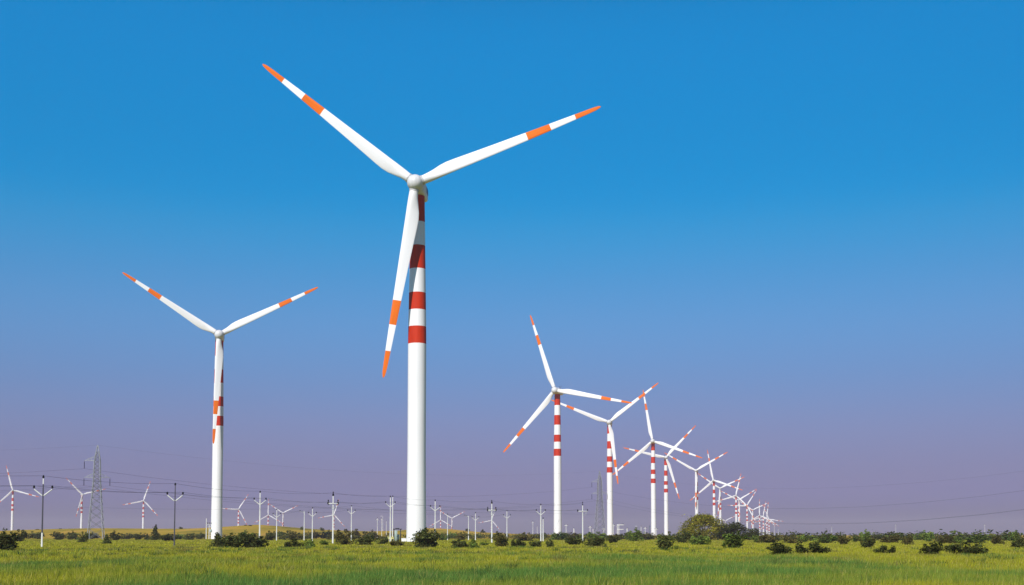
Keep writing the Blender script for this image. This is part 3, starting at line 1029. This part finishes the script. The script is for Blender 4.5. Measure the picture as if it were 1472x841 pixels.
BL = [
    (4, 793, 34, 26, 'dome', 'dark'), (27, 779, 18, 17, 'dome', 'dark'), (51, 775, 20, 10, 'dome', 'dark'), (84, 776, 16, 11, 'dome', 'dark'), (105, 776, 15, 11, 'dome', 'dark'),
    (119, 780, 13, 15, 'dome', 'dark'), (133, 775, 14, 9, 'dome', 'dark'), (153, 783, 11, 14, 'taper', 'dark'), (166, 777, 15, 12, 'dome', 'dark'), (183, 775, 14, 8, 'dome', 'dark'),
    (199, 776, 13, 9, 'dome', 'dark'), (211, 776, 11, 9, 'dome', 'dark'), (223, 777, 14, 18, 'taper', 'dark'), (243, 778, 22, 10, 'dome', 'dark'), (258, 775, 14, 7, 'dome', 'green'),
    (273, 776, 14, 9, 'dome', 'dark'), (287, 775, 13, 8, 'dome', 'dark'), (312, 789, 18, 21, 'taper', 'dark'), (334, 788.5, 30, 19, 'dome', 'dark'), (362, 787.5, 38, 19, 'dome', 'dark'),
    (356, 778, 26, 13, 'dome', 'green'), (388, 777, 16, 13, 'dome', 'dark'), (409, 773, 20, 9, 'dome', 'green'), (424, 777, 20, 13, 'dome', 'brown'), (421, 787, 27, 12, 'wide', 'dark'),
    (446, 787, 16, 11, 'dome', 'green'), (452, 774, 13, 10, 'dome', 'brown'), (466, 784, 12, 7, 'dome', 'green'), (472, 773, 22, 9, 'dome', 'brown'), (495, 783, 23, 21, 'dome', 'brown'),
    (509, 775, 24, 13, 'dome', 'brown'), (526, 784, 24, 14, 'dome', 'dark'), (535, 775, 22, 11, 'dome', 'brown'), (550, 783, 15, 11, 'dome', 'dark'), (570, 786, 19, 9, 'dome', 'brown'),
    (612, 788, 40, 26, 'dome', 'dark'), (607, 780, 22, 15, 'dome', 'green'), (637, 777, 12, 9, 'dome', 'green'), (649, 774, 14, 8, 'dome', 'green'), (663, 777, 15, 12, 'dome', 'brown'),
    (661, 787, 23, 10, 'dome', 'dark'), (682, 788, 15, 12, 'taper', 'green'), (696, 785, 11, 6, 'dome', 'green'), (720, 786.5, 20, 20, 'dome', 'brown'), (745, 787, 20, 11, 'wide', 'dark'),
    (755, 778, 22, 12, 'dome', 'brown'), (769, 787.5, 18, 10, 'dome', 'dark'), (791, 788, 13, 11, 'dome', 'dark'), (797, 776, 14, 9, 'dome', 'green'), (806, 774, 16, 9, 'dome', 'green'),
    (826, 785, 22, 13, 'dome', 'dark'), (824, 775, 24, 9, 'dome', 'brown'), (856, 786.5, 26, 13, 'dome', 'dark'), (858, 777, 26, 12, 'dome', 'green'), (882, 781, 17, 12, 'dome', 'dark'),
    (899, 775, 20, 9, 'dome', 'dark'), (912, 779, 20, 17, 'dome', 'green'), (931, 774, 18, 8, 'dome', 'brown'), (957, 793, 24, 25, 'dome', 'dark'), (970, 792, 12, 7, 'dome', 'green'),
    (981, 781, 21, 16, 'dome', 'dark'), (1006, 784, 26, 14, 'wide', 'green'), (1056, 790, 32, 23, 'dome', 'green'), (1090, 780, 18, 10, 'dome', 'green'), (1104, 781, 24, 12, 'dome', 'brown'),
    (1138, 782, 23, 12, 'dome', 'brown'), (1154, 780, 16, 11, 'dome', 'green'), (1122, 800, 30, 19, 'dome', 'dark'), (1168, 798, 44, 17, 'wide', 'dark'), (1186, 781, 28, 12, 'dome', 'green'),
    (1213, 784, 14, 14, 'dome', 'brown'), (1229, 779, 10, 10, 'dome', 'green'), (1243, 779, 16, 15, 'dome', 'green'), (1247, 788, 19, 14, 'dome', 'dark'), (1272, 797, 28, 12, 'wide', 'dark'),
    (1281, 781, 26, 11, 'dome', 'brown'), (1305, 784, 13, 13, 'dome', 'brown'), (1318, 777, 10, 10, 'dome', 'green'), (1333, 779, 16, 15, 'dome', 'green'), (1341, 800, 29, 20, 'dome', 'dark'),
    (1359, 782, 21, 12, 'dome', 'brown'), (1376, 781, 19, 10, 'dome', 'green'), (1391, 797, 48, 16, 'wide', 'dark'), (1404, 781, 28, 11, 'dome', 'green'), (1434, 784, 14, 14, 'dome', 'brown'),
    (1447, 777, 9, 10, 'dome', 'green'), (1459, 779, 16, 15, 'dome', 'green'), (1465, 788, 20, 13, 'dome', 'dark'),
    (54, 763.5, 6, 2.5, 'dome', 'dark'), (87, 761.5, 4, 2, 'dome', 'dark'), (224, 759, 5, 5, 'taper', 'dark'), (260, 759.5, 5, 2, 'dome', 'dark'), (353, 757.5, 4, 3, 'dome', 'brown'), (360, 758.5, 5, 4, 'dome', 'brown'),
    (434, 762, 5, 5, 'dome', 'dark'), (463, 763.5, 6, 5, 'dome', 'dark'), (672, 765, 6, 5, 'dome', 'dark'), (694, 767, 6, 6, 'taper', 'dark'),
]
for (px, by, w, h, kind, tone) in BL:
    near = by >= 786.5
    D = 800.0 if by < 768 else None
    bush(px, by, w, h, kind, tone, auto_label(px, by, w, h, kind, tone), near, D=D)

def far_scrub():
    """Unbroken low scrub behind the field that reads as one dark line."""
    r = np.random.default_rng(21)
    Vs, Fs, Ts = [], [], []; off = 0
    for i in range(560):
        px = r.uniform(395, 1900) if i % 5 else r.uniform(-300, 400)
        D = r.uniform(360, 700) if px > 395 else r.uniform(500, 620)
        if px > 1080: D = r.uniform(265, 620)
        h = r.uniform(1.2, 2.6) * (1.15 if px > 1080 else 1.0); w = r.uniform(2.5, 6.0)
        x = (px - 736) / F * D; z = G(x, D)
        V, Fc, T = leaf_cloud([(0, 0, 0.45, 0.42, 0.42, 0.5), (r.uniform(-.3, .3), 0, 0.3, 0.3, 0.3, 0.36)], 90, 0.10, i)
        V = V * np.array([w, w, h]) + np.array([x, D, z])
        tone = [(0.085, 0.10, 0.022), (0.095, 0.085, 0.022), (0.06, 0.07, 0.018)][i % 3]
        Vs.append(V); Fs.append(Fc + off); Ts.append(T * np.array(tone)); off += len(V)
    me = raw_mesh('far_scrub', np.concatenate(Vs), np.concatenate(Fs), np.concatenate(Ts), [M['grass']])
    o = put('far_scrub', me)
    tag(o, 'unbroken low dark scrub along the far edge of the field', 'scrub', kind='stuff')

far_scrub()

# ------------------------------------------------------------------ grass
def vnoise(x, y, s, seed):
    """Smooth value noise."""
    r = np.random.default_rng(seed); T = r.random((64, 64))
    X, Y = x / s, y / s
    i, j = np.floor(X).astype(int), np.floor(Y).astype(int)
    f, g = X - i, Y - j
    f, g = f * f * (3 - 2 * f), g * g * (3 - 2 * g)
    a = T[i % 64, j % 64]; b = T[(i + 1) % 64, j % 64]; c = T[i % 64, (j + 1) % 64]; d = T[(i + 1) % 64, (j + 1) % 64]
    return (a * (1 - f) + b * f) * (1 - g) + (c * (1 - f) + d * f) * g

def make_grass():
    r = np.random.default_rng(11)
    Vs, Ts = [], []
    for (y0, y1, dens, hh, ww) in ((26, 48, 320, 0.23, 0.0075), (48, 75, 160, 0.21, 0.014), (75, 120, 58, 0.19, 0.028), (120, 190, 18, 0.16, 0.05), (190, 330, 4, 0.14, 0.10)):
        area = 0.5 * (y1 ** 2 - y0 ** 2) * 1.06
        n = int(area * dens)
        y = np.sqrt(r.uniform(y0 ** 2, y1 ** 2, n)); x = r.uniform(-0.53, 0.53, n) * y
        big = 0.6 * vnoise(x, y * 0.5, 7.0, 1) + 0.4 * vnoise(x + 31, y, 3.0, 9); mid = vnoise(x + 77, y, 2.2, 2); sm = vnoise(x, y, 0.6, 3)
        keep = r.random(n) < 0.45 + 0.75 * mid
        x, y, big, mid, sm = x[keep], y[keep], big[keep], mid[keep], sm[keep]
        n = len(x)
        z = gz(x, y)
        h = hh * (0.45 + 0.5 * mid + 0.45 * sm) * r.uniform(0.6, 1.35, n)
        h = np.where(r.random(n) < 0.03, h * 1.6, h)
        w = ww * r.uniform(0.6, 1.5, n)
        a = r.uniform(0, np.pi, n)
        lx, ly = r.normal(size=n) * 0.25 * h + 0.08 * h, r.normal(size=n) * 0.25 * h
        u = np.stack([np.cos(a), np.sin(a), 0 * a], 1) * w[:, None]
        P = np.stack([x, y, z - 0.02], 1)
        tip = P + np.stack([lx, ly, h], 1)
        Vs.append(np.stack([P - u, P + u, tip], 1).reshape(-1, 3))
        # greener, lusher patch close by; yellower, drier further out
        lush = np.clip(1.0 - (y - 34) / 52 + (big - 0.5) * 2.3 + (mid - 0.5) * 0.8 - 1.1 * np.abs(x / y + 0.09) , 0, 1)[:, None]
        dry = np.array([0.39, 0.365, 0.026]); green = np.array([0.135, 0.235, 0.045])
        c = dry * (1 - lush) + green * lush
        bare = np.clip((vnoise(x + 11, y * 0.45, 1.7, 33) - 0.66) * 4, 0, 1)[:, None] * np.clip((y - 45) / 40, 0, 1)[:, None]
        c = c * (1 - bare) + np.array([0.20, 0.16, 0.045]) * bare
        straw = (r.random(n) < 0.06 + 0.10 * (1 - lush[:, 0]))[:, None]
        c = np.where(straw, np.array([0.46, 0.38, 0.10]), c)
        c = c * np.exp(r.normal(size=(n, 1)) * 0.14) * (0.85 + 0.3 * sm[:, None])
        Ts.append(c)
    # taller tufts and weeds standing out of the sward
    nt_ = 1500
    ty = np.sqrt(r.uniform(30 ** 2, 120 ** 2, nt_)); tx = r.uniform(-0.53, 0.53, nt_) * ty
    kk = vnoise(tx, ty, 8.0, 21) + 0.35 * r.random(nt_) > 0.62
    tx, ty = tx[kk], ty[kk]; nt_ = len(tx)
    nb = 45
    x = np.repeat(tx, nb) + r.normal(size=nt_ * nb) * 0.14; y = np.repeat(ty, nb) + r.normal(size=nt_ * nb) * 0.14
    th = np.repeat(r.uniform(0.22, 0.42, nt_), nb); n = len(x)
    h = th * r.uniform(0.5, 1.1, n); a = r.uniform(0, np.pi, n)
    w = 0.010 * (0.6 + y / 50)
    u = np.stack([np.cos(a), np.sin(a), 0 * a], 1) * w[:, None]
    P = np.stack([x, y, gz(x, y) - 0.02], 1)
    tip = P + np.stack([(x - np.repeat(tx, nb)) * 0.9, (y - np.repeat(ty, nb)) * 0.9, h], 1)
    Vs.append(np.stack([P - u, P + u, tip], 1).reshape(-1, 3))
    pal = np.array([(0.07, 0.13, 0.035), (0.12, 0.19, 0.04), (0.10, 0.12, 0.03), (0.30, 0.27, 0.08)])
    Ts.append(np.repeat(pal[r.choice(4, nt_, p=[0.35, 0.35, 0.15, 0.15])], nb, axis=0) * np.exp(r.normal(size=(n, 1)) * 0.2))
    V = np.concatenate(Vs); n = len(V) // 3
    Fc = np.arange(3 * n).reshape(n, 3)
    me = raw_mesh('grass', V, Fc, np.concatenate(Ts), [M['grass']])
    o = put('grass', me)
    tag(o, 'tall green and yellow grass covering the near field', 'grass', kind='stuff')
    print('grass blades', n)

make_grass()
print('tris', sum(len(o.data.polygons) for o in SC.objects if o.type == 'MESH'), 'objects', len(SC.objects))
